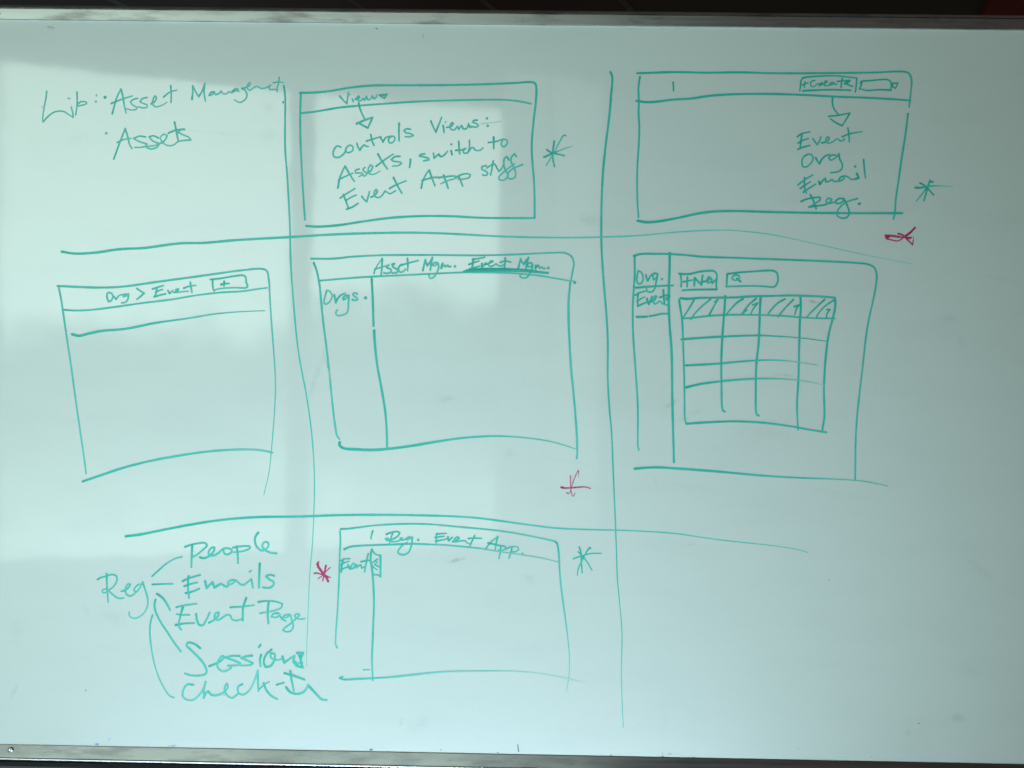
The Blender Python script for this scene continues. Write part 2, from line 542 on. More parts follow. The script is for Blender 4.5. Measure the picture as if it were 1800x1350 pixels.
class Ink:
    """Collects marker strokes into one mesh with an ink-density attribute."""

    def __init__(self, boost=0.08):
        self.v, self.f, self.d, self.boost = [], [], [], boost

    def add(self, p, y, d):
        x, z = on_board(p.x, p.y)
        self.v.append((x, y, z))
        self.d.append(d)
        return len(self.v) - 1

    def disc(self, p, r, y, d, n=14):
        ids = [self.add(p + Vector((math.cos(2 * math.pi * i / n), math.sin(2 * math.pi * i / n))) * r, y, d) for i in range(n)]
        self.f.append(ids)

    def stroke(self, frame, w, d0, d1, s, fade=False):
        LAYER[0] += 1
        y = y0 = -0.00004 - LAYER[0] * 7e-7
        ox, oy, k = FR[frame]
        pts = []
        for t in s.split():
            a, b = t.split(',')
            pts.append(Vector((ox + float(a) * k, oy + float(b) * k)))
        if len(pts) == 1:
            self.disc(pts[0], w * 0.62, y, d0)
            return
        # split at sharp corners
        runs, cur = [], [pts[0]]
        for i in range(1, len(pts)):
            cur.append(pts[i])
            if i < len(pts) - 1:
                a, b = (pts[i] - pts[i - 1]), (pts[i + 1] - pts[i])
                if a.length > 1e-6 and b.length > 1e-6 and a.angle(b) > math.radians(84):
                    runs.append(cur)
                    cur = [pts[i]]
        runs.append(cur)
        lines = [spline(r) for r in runs]
        total = sum((q - p).length for l in lines for p, q in zip(l, l[1:])) or 1
        run = 0.0
        ph, ph2 = rng.uniform(0, 6), rng.uniform(0, 6)

        def width(t):
            f = 1.06 - 0.14 * t + 0.05 * math.sin(run * .06 + ph) + 0.04 * math.sin(run * .17 + ph2)
            if fade:
                f *= 1 - 0.62 * max(0, (t - .35) / .65)
            return w * f * .5 * 0.94

        def dens(t):
            start = 2.2 * self.boost * math.exp(-run / 10.0)
            end = 0.05 * math.exp(-(total - run) / 3.0) if not fade else 0
            return max(0.0, min(1.1, 1.25 * (d0 - 0.17 + self.boost + (d1 - d0) * t + start + end + 0.05 * math.sin(run * .045 + ph2))))
        for li, l in enumerate(lines):
            prev = None
            for i, p in enumerate(l):
                y = y0 - min(run * 1.5e-7, 2e-5)
                if i:
                    run += (p - l[i - 1]).length
                t = run / total
                a, b = l[max(0, i - 1)], l[min(len(l) - 1, i + 1)]
                tg = b - a
                tg = tg.normalized() if tg.length > 1e-9 else Vector((1, 0))
                nrm = Vector((-tg.y, tg.x))
                r, d = width(t), dens(t)
                # keep the inner side of a tight bend from folding over itself
                ra = rb = r
                if 0 < i < len(l) - 1:
                    e1, e2 = p - a, b - p
                    if e1.length > 1e-9 and e2.length > 1e-9:
                        turn = math.atan2(e1.x * e2.y - e1.y * e2.x, e1.dot(e2))
                        if abs(turn) > 1e-4:
                            rad = 0.5 * (e1.length + e2.length) / abs(turn)
                            if turn > 0:
                                ra = min(r, rad * 0.8)
                            else:
                                rb = min(r, rad * 0.8)
                ids = (self.add(p + nrm * ra, y, d), self.add(p - nrm * rb, y, d))
                if prev:
                    self.f.append([prev[0], prev[1], ids[1], ids[0]])
                prev = ids
                if i == 0 or (i == len(l) - 1 and not (fade and li == len(lines) - 1)):
                    self.disc(p, r * 0.985, y - 5e-7, d)

    def build(self, name, mat, parent, label=None):
        me = bpy.data.meshes.new(name)
        me.from_pydata(self.v, [], self.f)
        at = me.attributes.new('ink', 'FLOAT', 'POINT')
        at.data.foreach_set('value', self.d)
        me.update()
        bm = bmesh.new()
        bm.from_mesh(me)
        flip = [f for f in bm.faces if f.normal.y > 0]
        if flip:
            bmesh.ops.reverse_faces(bm, faces=flip)
        bm.to_mesh(me)
        bm.free()
        o = link(name, me, mat, parent)
        if label:
            o['label'] = label
        return o


def draw(name, parent, rows, label=None, mat=None):
    """Draws rows of strokes; a bare string among them starts the next word, which becomes a mesh of its own."""
    boost = 0.0 if mat in (MAT_GREY, MAT_BLUE) else 0.08
    first, ink, lab, nm = None, Ink(boost), label, name
    for r in list(rows) + [None]:
        if r is None or isinstance(r, str):
            if ink.v:
                o = ink.build(nm, mat or MAT_TEAL, parent, lab)
                first = first or o
                ink = Ink(boost)
            if r is not None:
                nm, lab = (r[1:].split('|') if r[0] == '#' else (name, r))
            continue
        for part in r[4].split(';'):
            if part.strip():
                ink.stroke(r[0], r[1], r[2], r[3], part, fade=len(r) > 5)
    return first


# --- the two vertical and two horizontal lines that divide the board
draw("divider_line", board, [('Z', 3.4, .78, .55, "499,151 501.3,171 501.2,210 501.3,262 505,310 509.7,400 510.8,455 516,533 524.4,617 532,660 538.3,693 546.7,751 551.4,807 552.8,851 551.4,907 549,958 545,1002 540.7,1100 539.1,1140 539.2,1172", 1)])
draw("divider_line", board, [('Z', 4.2, .84, .66, "1072.8,126.5 1076,134 1074,171 1070.3,211 1064.9,254 1060.1,301.5 1057.4,360 1057,417 1057.6,440 1061.3,497 1066.2,555 1068.4,600 1068.4,667 1071.7,723 1075,760 1077.4,817 1081,900 1082.5,940 1083.7,973 1085,1013 1088.9,1057 1093.4,1113 1092.2,1182 1093.6,1232 1095.7,1279", 1)])
draw("divider_line", board, [('Z', 4.6, .84, .30, "108.6,442.5 132.8,445.8 168.9,443.9 210.6,438 252.2,436 316,427.8 357.8,427 413.3,422.2 510.6,416.7 580,412.5 632.8,410.4 713.3,409 777.8,410.3 890.6,416 987.2,417.7 1057.5,416.8 1123,414 1182.2,408.6 1234.4,405.3 1277,404.6 1312.6,407 1360,413.2 1413,424 1472,437.3 1545,453 1603,463.7", 1)])
draw("divider_line", board, [('Z', 4.6, .84, .50, "221,942.8 246.7,939.4 302.2,928.3 357.8,918.3 399.4,912.8 455,908.9 524.4,908 580,906 630,905 720,905.5 795,907.6 840,910.6 915,920.5 975,928 1040,931 1100,932.4 1181.5,937.3 1263,948.7 1364.8,960 1401.5,965.8 1421,971.5", 1)])

# --- heading at the top left
draw("lettering", board, [
    'teal word Lib:', ('A', 2.9, .66, .60, "165,228 160,290 140,400 120,520 112,600 118,632;118,632 180,565 250,510 330,490 400,500 460,540 515,572;515,572 510,520 490,435"),
    ('A', 2.6, .45, .40, "447,318 472,330"),
    ('A', 3.2, .62, .58, "565,238 568,350 562,440 547,540;570,400 620,365 690,375 690,390 640,410 580,422"),
    ('A', 2.6, .45, .4, "818,288 824,272"), ('A', 3.6, .5, .5, "815,363"), 'teal word Asset with a bullet', ('A', 5.0, .66, .66, "935,308"), ('A', 3.6, .62, .6, "935,300 930,318"),
    ('A', 3.2, .68, .60, "1030,525 1055,430 1090,310 1145,200;1145,200 1170,300 1190,420 1212,515"),
    ('A', 3.2, .70, .55, "1015,390 1100,355 1200,318 1295,290"),
    ('A', 3.0, .58, .52, "1365,322 1310,335 1268,370 1300,410 1350,440 1350,462 1290,475 1215,460"),
    ('A', 3.0, .58, .52, "1490,310 1430,325 1395,365 1440,390 1490,410 1490,435 1440,448 1370,432"),
    ('A', 3.0, .60, .50, "1540,395 1590,365 1612,310 1590,290 1568,340 1560,395 1600,432 1680,415 1750,375"),
    ('B', 3.4, .64, .56, "150,230 158,340 155,450"), ('B', 3.2, .66, .52, "58,378 140,315 230,288"),
    'teal word Management', ('B', 3.4, .60, .54, "432,410 440,320 440,230;440,230 490,330 520,375;520,375 565,300 600,200;600,200 590,320 608,435"),
    ('B', 3.2, .58, .50, "725,310 680,320 655,360 700,345 725,310 740,350 790,330 815,300 840,335 890,335 920,310 955,325;965,300 1010,270 1040,275;965,315 1000,300 1035,298 1050,305"),
    ('B', 3.0, .60, .50, "1125,260 1085,265 1100,280 1140,255;1115,265 1155,340 1150,385 1110,430 1060,450 990,418"),
    ('B', 2.9, .62, .55, "1140,250 1180,235 1205,200 1185,188 1165,220 1160,265 1190,290 1240,260 1280,240 1310,250 1340,265 1390,262 1440,240"),
    ('B', 2.9, .62, .60, "1470,222 1445,245 1460,280 1510,280 1560,280"),
    ('B', 2.8, .75, .58, "1582,118 1572,200 1550,270 1556,312"), ('B', 2.6, .80, .62, "1500,192 1570,182 1638,188"),
    'teal word Assets with a bullet', ('A', 4.0, .60, .60, "950,782"),
    ('A', 3.4, .72, .60, "1050,1122 1090,1010 1140,880 1200,720;1200,720 1235,830 1255,920 1290,985"),
    ('A', 3.0, .72, .45, "1095,905 1140,880 1200,860 1278,850"),
    ('A', 3.2, .60, .54, "1470,830 1390,820 1310,850 1370,885 1490,925 1470,950 1400,968 1325,968"),
    ('A', 3.2, .60, .56, "1640,845 1570,815 1515,830 1560,880 1650,920 1620,965 1540,990 1480,970 1510,955 1590,945 1690,900"),
    ('B', 3.1, .60, .52, "30,990 80,940 105,890 70,870 25,895 15,930 50,980 110,1020 190,1010 245,965"),
    ('B', 3.6, .76, .58, "200,710 220,800 235,890 252,962"), ('B', 3.2, .74, .58, "120,855 220,815 330,800"),
    ('B', 3.0, .60, .54, "335,810 290,810 245,845 320,880 390,910 415,945;415,945 340,950 255,962"),
], "teal handwritten heading reading Lib: Asset Management, Assets")

# --- sketch of a window with a View menu
sk = draw("wireframe_sketch", board, [
    ('BA', 3.9, .80, .80, "100,148 96,280 97,420 105,600 115,780 125,922"),
    ('BA', 4.2, .80, .78, "95,150 180,148 280,138 400,118 520,106 700,104 950,103 1200,98 1400,90 1505,85 1526,94 1533,130 1528,220 1515,330 1505,460 1508,560 1518,680 1522,800 1522,912"),
    ('BA', 3.8, .74, .62, "97,274 200,262 330,240 450,228 620,215 800,203 1000,196 1200,192 1350,193 1430,202 1500,216"),
    ('BA', 4.4, .82, .68, "132,960 200,964 330,955 480,932 650,910 820,900 1000,900 1200,910 1380,912 1522,912"),
], "sketch of a window with a View menu")
draw("lettering", sk, [
    'small word View with a triangle', ('C', 3.2, .66, .56, "152,105 190,150 222,182;222,182 232,120 238,68"), ('C', 3, .55, .55, "276,135 288,162"), ('C', 2.6, .4, .4, "252,92"),
    ('C', 3.2, .62, .55, "305,138 335,132 350,118 338,105 322,122 332,150 362,152 380,130;380,130 398,148 415,108;415,108 430,142 450,140 475,105;475,105 490,135 512,120 518,95"),
    ('C', 3.4, .85, .75, "545,98 620,88;620,88 595,128;595,128 550,102;565,100 600,96"),
    'word controls', ('C', 3.5, .62, .58, "165,612 130,600 100,630 88,675 100,708 140,712 180,690 208,655 218,620 250,592 280,605 283,640 255,662 225,665 212,645"),
    ('C', 3.6, .68, .58, "322,575 335,612 350,642;350,642 375,608 395,590 410,602 436,605"),
    ('C', 3.5, .74, .60, "460,488 472,545 492,595"), ('C', 3.2, .78, .60, "415,552 460,538 520,520 560,508"),
    ('C', 3.2, .60, .56, "555,512 570,540 580,562;580,562 605,520 640,505"),
    ('C', 3.2, .60, .56, "660,502 635,535 645,568 675,565 698,535 690,505 655,510"),
    ('C', 3.6, .72, .58, "740,375 738,460 740,548"),
    ('C', 3.2, .58, .54, "852,435 815,430 788,448 805,468 858,480 882,495 850,508 800,508"),
    'word Views:', ('D', 3.4, .66, .56, "175,210 205,280 232,335;232,335 265,255 298,168"), ('D', 3.4, .66, .6, "315,262 320,300 326,342"), ('D', 2.8, .55, .5, "342,222"),
    ('D', 3.2, .64, .56, "352,283 400,275 432,240 415,228 395,255 400,300 440,312 475,270;475,270 492,305 520,262;520,262 548,300 585,290 602,240"),
    ('D', 3.2, .60, .56, "605,255 620,285 640,270;700,200 660,205 650,225 690,240 715,262 690,280 640,275"),
    ('D', 3.8, .74, .7, "810,181"), ('D', 3.8, .74, .7, "818,265"),
    'word Assets', ('C', 3.6, .74, .60, "135,1015 150,930 180,850 205,800;205,800 240,860 270,910 298,950"), ('C', 3.2, .70, .58, "142,935 200,905 285,868"),
    ('C', 3.2, .58, .56, "345,828 308,842 312,865 368,868 385,882 345,902"), ('C', 3.2, .60, .56, "402,812 382,835 400,855 425,865 412,890 390,898"),
    ('C', 3.2, .60, .54, "425,868 465,840 480,800 455,788 435,830 442,872 490,880 550,848"),
    ('C', 3.8, .76, .60, "530,680 570,750 625,828"), ('C', 3.4, .86, .55, "512,802 590,742 682,680"),
    ('C', 3.4, .60, .56, "748,702 700,706 662,735 690,752 752,760 765,772 730,795 678,798"),
    ('C', 3.8, .82, .60, "852,732 850,770 842,812"),
    'word switch', ('D', 3.6, .66, .60, "108,582 60,590 45,605 90,615 150,635 155,650 95,660"),
    ('D', 3.4, .70, .58, "205,575 212,628;212,628 265,585;265,585 285,612 325,598 365,552"), ('D', 3.6, .72, .6, "406,548 415,592"), ('D', 3.4, .6, .6, "408,475"),
    ('D', 3.6, .74, .60, "492,442 495,510 502,582"), ('D', 3.6, .74, .60, "458,542 520,538 570,520"),
    ('D', 3.2, .60, .56, "562,528 542,548 548,572 592,572"), ('D', 3.3, .60, .50, "612,430 612,500 594,570;596,562 630,518 655,512 680,540 730,542 765,515"),
    'word to', ('D', 3.6, .78, .62, "885,392 886,460 886,522"), ('D', 3.2, .72, .56, "825,455 900,445 1000,418 1035,430 1042,452 1020,490 990,500 970,475 985,432"),
    'word Event', ('C', 3.7, .80, .68, "190,1080 215,1150 238,1210"), ('C', 3.4, .80, .60, "158,1115 200,1085 305,1020"), ('C', 3.2, .70, .56, "215,1140 260,1110 315,1085"),
    ('C', 3.8, .84, .64, "220,1225 275,1205 335,1168"),
    ('C', 3.5, .70, .56, "372,1100 395,1130 418,1152;418,1152 432,1110 448,1052"), ('C', 3.4, .72, .56, "462,1106 500,1085 525,1050 513,1030 495,1055 500,1098 540,1110 575,1085 600,1046 622,1058 650,1072 705,1042"),
    ('C', 3.8, .76, .60, "685,912 720,985 765,1065"), ('C', 3.4, .80, .54, "645,1020 710,985 810,945"),
    'word App', ('D', 3.5, .72, .60, "68,970 85,890 130,800 158,765;158,765 185,850 222,942"), ('D', 3.4, .76, .60, "75,882 200,850 300,845 420,832"),
    ('D', 3.6, .74, .60, "320,822 345,890 372,972"), ('D', 3.0, .62, .50, "262,856 380,835 455,832 440,862 380,880 290,918"),
    ('D', 3.6, .84, .60, "490,835 510,880 535,945"), ('D', 3.0, .62, .56, "450,858 500,825 580,806 622,815 612,845 560,865 480,868"),
    'word stuff', ('D', 3.3, .62, .58, "802,715 755,728 752,755 800,780 818,805 800,825 760,820"), ('D', 3.3, .72, .58, "882,660 868,740 850,822"),
    ('D', 3.2, .64, .60, "808,742 870,702 902,698;902,702 925,745 945,780 975,750 1000,700"),
    ('D', 3.3, .68, .60, "1055,650 1040,615 1010,630 1000,690 1015,760 1042,810 1032,855 985,882 945,866 955,830 1010,780 1070,730 1118,698"),
    ('D', 3.3, .68, .56, "1140,612 1122,582 1092,610 1080,660 1105,720 1130,780 1128,842 1090,866 1045,858 1050,800 1105,750 1215,702"),
], "teal writing: View, controls Views: Assets, switch to Event App stuff")
draw("arrow", sk, [
    ('C', 3.5, .76, .62, "340,175 350,220 375,285 398,330"), ('C', 3.8, .82, .58, "318,380 400,345 475,318;475,318 455,370 430,422;430,422 380,395 335,370"),
])

# --- asterisks
draw("asterisk", board, [
    ('D', 3.8, .86, .72, "1570,440 1555,560 1555,640 1572,725"), ('D', 2.6, .70, .62, "1702,378 1680,370 1640,430 1575,555 1530,630 1480,710"),
    ('D', 3.6, .84, .30, "1455,620 1560,575 1680,525 1785,493", 1), ('D', 3.4, .86, .76, "1485,535 1540,570 1610,585 1685,603")],
    "teal asterisk beside the View sketch")
draw("asterisk", board, [
    ('T', 3.4, .96, .86, "985,75 962,130 932,225 905,340 870,448;985,75 1020,110 1040,98"), ('T', 3.6, .96, .84, "800,125 860,150 930,210 1050,340"),
    ('T', 3.8, .94, .25, "715,205 800,210 930,185 1100,175 1250,178 1420,190", 1), ('T', 2.5, .86, .78, "930,190 850,310 730,455")],
    "teal asterisk with a long tail beside the Create sketch")
draw("asterisk", board, [
    ('P', 3.2, .84, .78, "575,325 612,450 625,650 637,850 650,1005"), ('P', 2.8, .82, .70, "872,362 850,338 780,430 700,570 620,730 550,890 525,1068"),
    ('P', 2.8, .84, .70, "415,635 560,580 700,540 850,500 1000,490 1150,490"), ('P', 2.9, .84, .76, "548,448 640,550 760,690 910,938")],
    "teal asterisk beside the Reg Event App sketch")
draw("asterisk", board, [
    ('T', 4.8, .80, .70, "175,1085 300,1088 420,1105"), ('T', 4.6, .96, .80, "185,1115 235,1108"), ('T', 3.2, .80, .70, "400,1100 530,1115 645,1115"),
    ('T', 2.6, .74, .78, "190,1140 300,1165 390,1182 450,1155 530,1095"), ('T', 4.2, .86, .95, "530,1095 620,1030 712,935"), ('T', 3.4, .90, .84, "400,1045 470,1065 530,1110"),
    ('T', 3.0, .82, .84, "530,1110 590,1175 666,1250"), ('T', 2.4, .84, .50, "666,1250 678,1160 680,1090", 1), ('T', 3.2, .74, .66, "560,1120 620,1135 640,1115")],
    "magenta crossed-out asterisk under the Create sketch", MAT_MAGENTA)
draw("asterisk", board, [
    ('BN', 3.0, .82, .62, "325,690 380,700 480,698 600,688 690,682 790,706"), ('BN', 4.2, .84, .8, "332,690 372,699"),
    ('BN', 1.7, .78, .66, "598,418 550,520 495,670 480,740 455,785 432,790 415,775"), ('BN', 2.6, .7, .7, "418,775 440,790"),
    ('BN', 1.6, .70, .35, "598,418 605,460 600,540", 1), ('BN', 1.7, .84, .66, "472,500 472,580 478,670 485,740 505,825 520,830 545,785")],
    "thin magenta asterisk between the two lower sketches", MAT_MAGENTA)
draw("asterisk", board, [
    ('S', 5.0, .90, .78, "262,390 275,490 350,610 450,740 560,890 612,1000"), ('S', 2.8, .9, .85, "292,335 225,430"),
    ('S', 2.9, .86, .80, "145,735 200,712 270,725 400,770 560,830 690,872"), ('S', 3.8, .84, .84, "540,462 515,580 495,690"), ('S', 2.8, .84, .78, "495,690 460,830 432,985"),
    ('S', 2.0, .84, .78, "685,530 560,650 450,780 350,860 270,915"), ('S', 4.2, .8, .8, "520,810 600,850")],
    "bold magenta asterisk beside the Reg list", MAT_MAGENTA)

# --- sketch of a window with a Create button
sk = draw("wireframe_sketch", board, [
    ('Z', 4.0, .86, .72, "1120,129 1147,128 1187,126.8 1241.5,128 1300.7,127.3 1360,128.9 1466.7,128.5 1533.3,127.7 1586.7,126 1597.3,128.8 1602.1,140 1601.3,158.7 1597.9,188"),
    ('BB', 3.8, .90, .74, "358,147 347,230 350,330 348,420 353,520 350,640 340,800 337,950 340,1080 348,1190"),
    ('Z', 4.3, .88, .74, "1118.9,177.3 1134.8,179.6 1149,179.4 1182.2,175.4 1217.8,173 1241.5,169.2 1277,166.4 1324.4,165.2 1360,165.3 1413,167 1466.7,170 1520,171.8 1573,174.7 1600,176.8"),
    ('BC', 4.0, .74, .72, "885,375 870,500 845,660 825,800 805,940 798,1030 790,1068"),
    ('Z', 4.6, .90, .74, "1120.6,388 1134.8,390.6 1153.8,389.7 1187,384 1229.6,375 1253.3,372.1 1288.9,371 1360,372.9 1466.7,374.7 1586,374.8"),
    ('BB', 3.6, .92, .80, "604,188 608,252"),
], "sketch of a window with a Create button")
draw("button_sketch", sk, [
    ('E', 3.4, .84, .74, "165,150 190,135 400,115 650,110 800,125 950,142;950,142 942,240 928,342"), ('E', 3.0, .88, .78, "148,172 140,250 130,328"),
    ('E', 3.6, .92, .78, "175,325 400,315 600,310 860,318"),
    ('E', 2.9, .84, .70, "165,245 205,225 250,210;205,198 195,275"), ('E', 3.0, .78, .70, "345,178 305,185 282,225 300,265 340,262 385,225 395,220 412,258;412,258 425,222 455,210"),
    ('E', 3.0, .78, .70, "440,238 490,222 528,190 505,180 480,212 492,255 545,245 575,215"), ('E', 3.0, .76, .70, "605,205 570,212 555,240 590,235 622,205;622,205 632,232 668,228"),
    ('E', 3.2, .90, .76, "740,148 730,210 722,272"), ('E', 3.2, .90, .76, "668,190 760,182 830,178 850,172"), ('E', 3.6, .84, .76, "770,225 830,200 850,178 800,185 790,215 830,242 890,262"),
], "boxed words +Create")
draw("button_sketch", sk, [
    ('E', 3.3, .88, .76, "1000,212 1015,192 1150,178 1390,165 1430,190 1445,250 1438,315;1438,315 1250,310 1100,320 1000,298"), ('E', 3.4, .90, .78, "1020,200 1010,250 985,302"),
    ('E', 3.0, .78, .70, "1450,212 1475,270 1500,288 1525,250 1542,205;1462,222 1530,212"),
], "empty drop-down box with a small triangle")
draw("arrow", sk, [
    ('E', 3.4, .96, .82, "602,408 600,510 625,590 682,662"), ('E', 3.2, .98, .80, "545,692 700,675 850,645;850,645 795,740 740,828;740,828 660,790 572,730"),
])
draw("lettering", sk, [
    'word Event', ('G', 3.4, .90, .84, "145,118 135,210 122,305"), ('G', 3.3, .96, .74, "85,155 140,115 252,90"), ('G', 3.0, .92, .74, "95,238 150,205 232,178"), ('G', 3.4, .96, .76, "92,320 150,295 252,268"),
    ('G', 3.3, .86, .74, "292,180 320,220 345,258;345,258 380,205 395,155"), ('G', 3.2, .86, .68, "405,235 450,225 500,192 508,162 480,160 462,200 482,235 550,222 600,185 625,182 642,205 680,205 712,182"),
    ('G', 3.4, .86, .76, "752,40 765,120 772,222"), ('G', 3.1, .92, .66, "678,155 760,120 942,85"),
    'word Org', ('G', 3.2, .84, .76, "215,392 165,425 147,490 160,545 200,552 260,510 295,440 275,395 235,383 190,400"),
    ('G', 3.4, .86, .72, "328,430 350,470 378,512;378,512 410,450 470,400 512,390"), ('G', 3.2, .80, .74, "600,400 545,395 500,430 522,460 570,445 620,402"),
    ('G', 3.4, .84, .72, "632,378 645,450 680,520 670,580 620,615 525,630"),
    'word Email', ('G', 3.3, .92, .76, "180,690 180,780 188,850 205,895"), ('G', 3.2, .96, .72, "95,790 170,730 288,658"), ('G', 3.1, .96, .74, "125,835 180,795 262,745"), ('G', 3.4, .96, .70, "165,885 230,840 328,778"),
    ('G', 3.4, .88, .72, "370,740 380,782;380,782 420,735 455,700;455,700 462,748 500,742 545,718 565,742 620,740"),
    ('G', 3.2, .78, .72, "715,672 670,680 635,715 640,738 690,718 715,672 765,690 790,715 850,712"), ('G', 4.0, .96, .80, "870,640 895,692;895,695 850,712"), ('G', 4.0, .84, .8, "850,545"),
    ('G', 3.6, .92, .76, "960,455 970,580 985,695"),
    'word Reg.', ('G', 3.8, .92, .80, "258,920 295,990 335,1105"), ('G', 3.4, .90, .76, "135,1008 200,978 320,955 385,950 385,985 340,1020 245,1080"),
    ('G', 3.6, .84, .74, "240,1080 330,1066 450,1050 520,1010 540,978 500,965 465,1000 480,1032 540,1025 600,1005"),
    ('G', 3.4, .80, .76, "700,972 640,968 592,1002 600,1030 650,1028 712,985"), ('G', 3.6, .82, .70, "700,972 735,1040 765,1120 768,1175 735,1218 670,1226 615,1195 615,1140 660,1070 740,1012 880,968"),
    ('G', 4.2, .84, .8, "900,1038"), ('G', 3.6, .84, .8, "900,1038 918,1030"),
], "list reading Event, Org, Email, Reg.")

# --- sketch of a window headed Org > Event
sk = draw("wireframe_sketch", board, [
    ('BD', 4.0, .74, .56, "77,370 200,376 330,380 480,375 700,345 900,318 1100,290 1250,270 1370,262 1400,275 1413,330 1420,450 1430,600 1445,800 1455,964 1452,1114 1440,1284 1428,1424 1415,1544 1395,1634 1381,1695", 1),
    ('BD', 3.4, .72, .52, "82,370 100,460 112,540 135,700 160,864 190,1084 220,1294 245,1464 257,1558"),
    ('BD', 3.5, .70, .64, "108,520 180,525 280,522 400,508 600,480 800,455 950,430 1100,412 1250,403 1350,388 1403,382"),
    ('BD', 4.6, .84, .60, "168,675 210,685 270,672 350,655 500,642 700,603 900,575 1050,550 1200,535 1390,526", 1),
    ('BD', 4.4, .80, .50, "235,1607 350,1568 480,1524 650,1480 830,1446 1000,1421 1150,1408 1300,1405 1380,1412 1435,1425"),
], "sketch of a window headed Org > Event")
draw("lettering", sk, [
    'word Org', ('Q', 3.6, .62, .56, "150,285 120,295 120,350 135,388 165,375 182,330 165,292 140,285"), ('Q', 3.4, .68, .56, "195,328 218,362;218,362 255,318 295,308"),
    ('Q', 3.4, .58, .54, "335,302 298,310 302,332 340,318 358,298;358,300 352,360 325,395 280,402"),
    'angle mark between Org and Event', ('Q', 3.8, .66, .56, "455,240 535,295;535,295 500,325 455,360"), 'word Event', ('Q', 3.8, .76, .70, "680,232 672,280 655,335"), ('Q', 3.2, .78, .58, "630,245 690,225 755,205"), ('Q', 3.2, .66, .56, "668,282 705,262 745,250"),
    ('Q', 3.6, .80, .58, "650,332 710,315 780,300"), ('Q', 3.6, .66, .56, "805,262 822,295;822,295 862,262"), ('Q', 3.2, .66, .54, "872,285 910,268 925,245 895,252 892,285 940,278 1035,270"),
    ('Q', 3.8, .70, .56, "1058,168 1065,220 1076,282"), ('Q', 3.6, .76, .54, "985,235 1060,210 1120,205"),
], "teal words Org > Event")
draw("button_sketch", sk, [
    ('Q', 3.6, .78, .56, "1285,138 1400,125 1550,100 1660,92 1682,110 1690,170 1705,215 1690,230 1550,230 1420,238 1350,250 1325,266"), ('Q', 3.6, .74, .60, "1310,145 1310,200 1320,262"),
    ('Q', 3.8, .74, .58, "1405,195 1450,185 1495,182;1440,158 1440,212"),
], "small box holding a plus sign")

# --- sketch of a window with Asset Mgm. and Event Mgm. tabs
sk = draw("wireframe_sketch", board, [
    ('Z', 3.6, .70, .62, "546.7,454.8 584.4,454.8 616.7,451.6 665,449 745.6,448.3 842,449 906.7,447.4 971,444.5 993.7,445 1005,451.6 1008.8,464.4 1006.5,477.3 1003.6,494"),
    ('Z', 3.9, .78, .58, "551.6,462.2 557,477.3 561.9,503 565,535 568.3,567.6 572.5,600 578.3,650 583.3,700 588.3,743.3 592.7,766.7 596.7,771.7"),
    ('Z', 3.4, .72, .54, "561.9,493.4 600.6,490.2 642.4,487 697.2,484.4 761.7,481.2 813.4,479 848.9,479 897.8,480.3 946.7,484.6 983.3,490.7 1001.7,493.8 1010.2,495 1011.4,496.8 1008.6,498.6"),
    ('Z', 4.4, .64, .58, "1002.4,496.5 999.5,529 999.5,561 1001,600 1004,650 1008.3,693.3 1011.7,733.3 1014.3,773.3 1014.7,796.7 1013.7,806"),
    ('Z', 4.5, .90, .80, "653.4,490.2 655.3,528.9 656.6,573"), ('Z', 4.5, .82, .72, "657.6,581 658.6,600 663.3,643.3 670,680 676.7,720 679.3,750 680.7,790"),
    ('BG', 5.0, .86, .50, "232,532 230,546 250,563 320,570 400,573 480,568 600,553 750,528 900,508 1050,500 1200,508 1350,530 1475,567", 1),
], "sketch of a window with Asset Mgm. and Event Mgm. tabs")
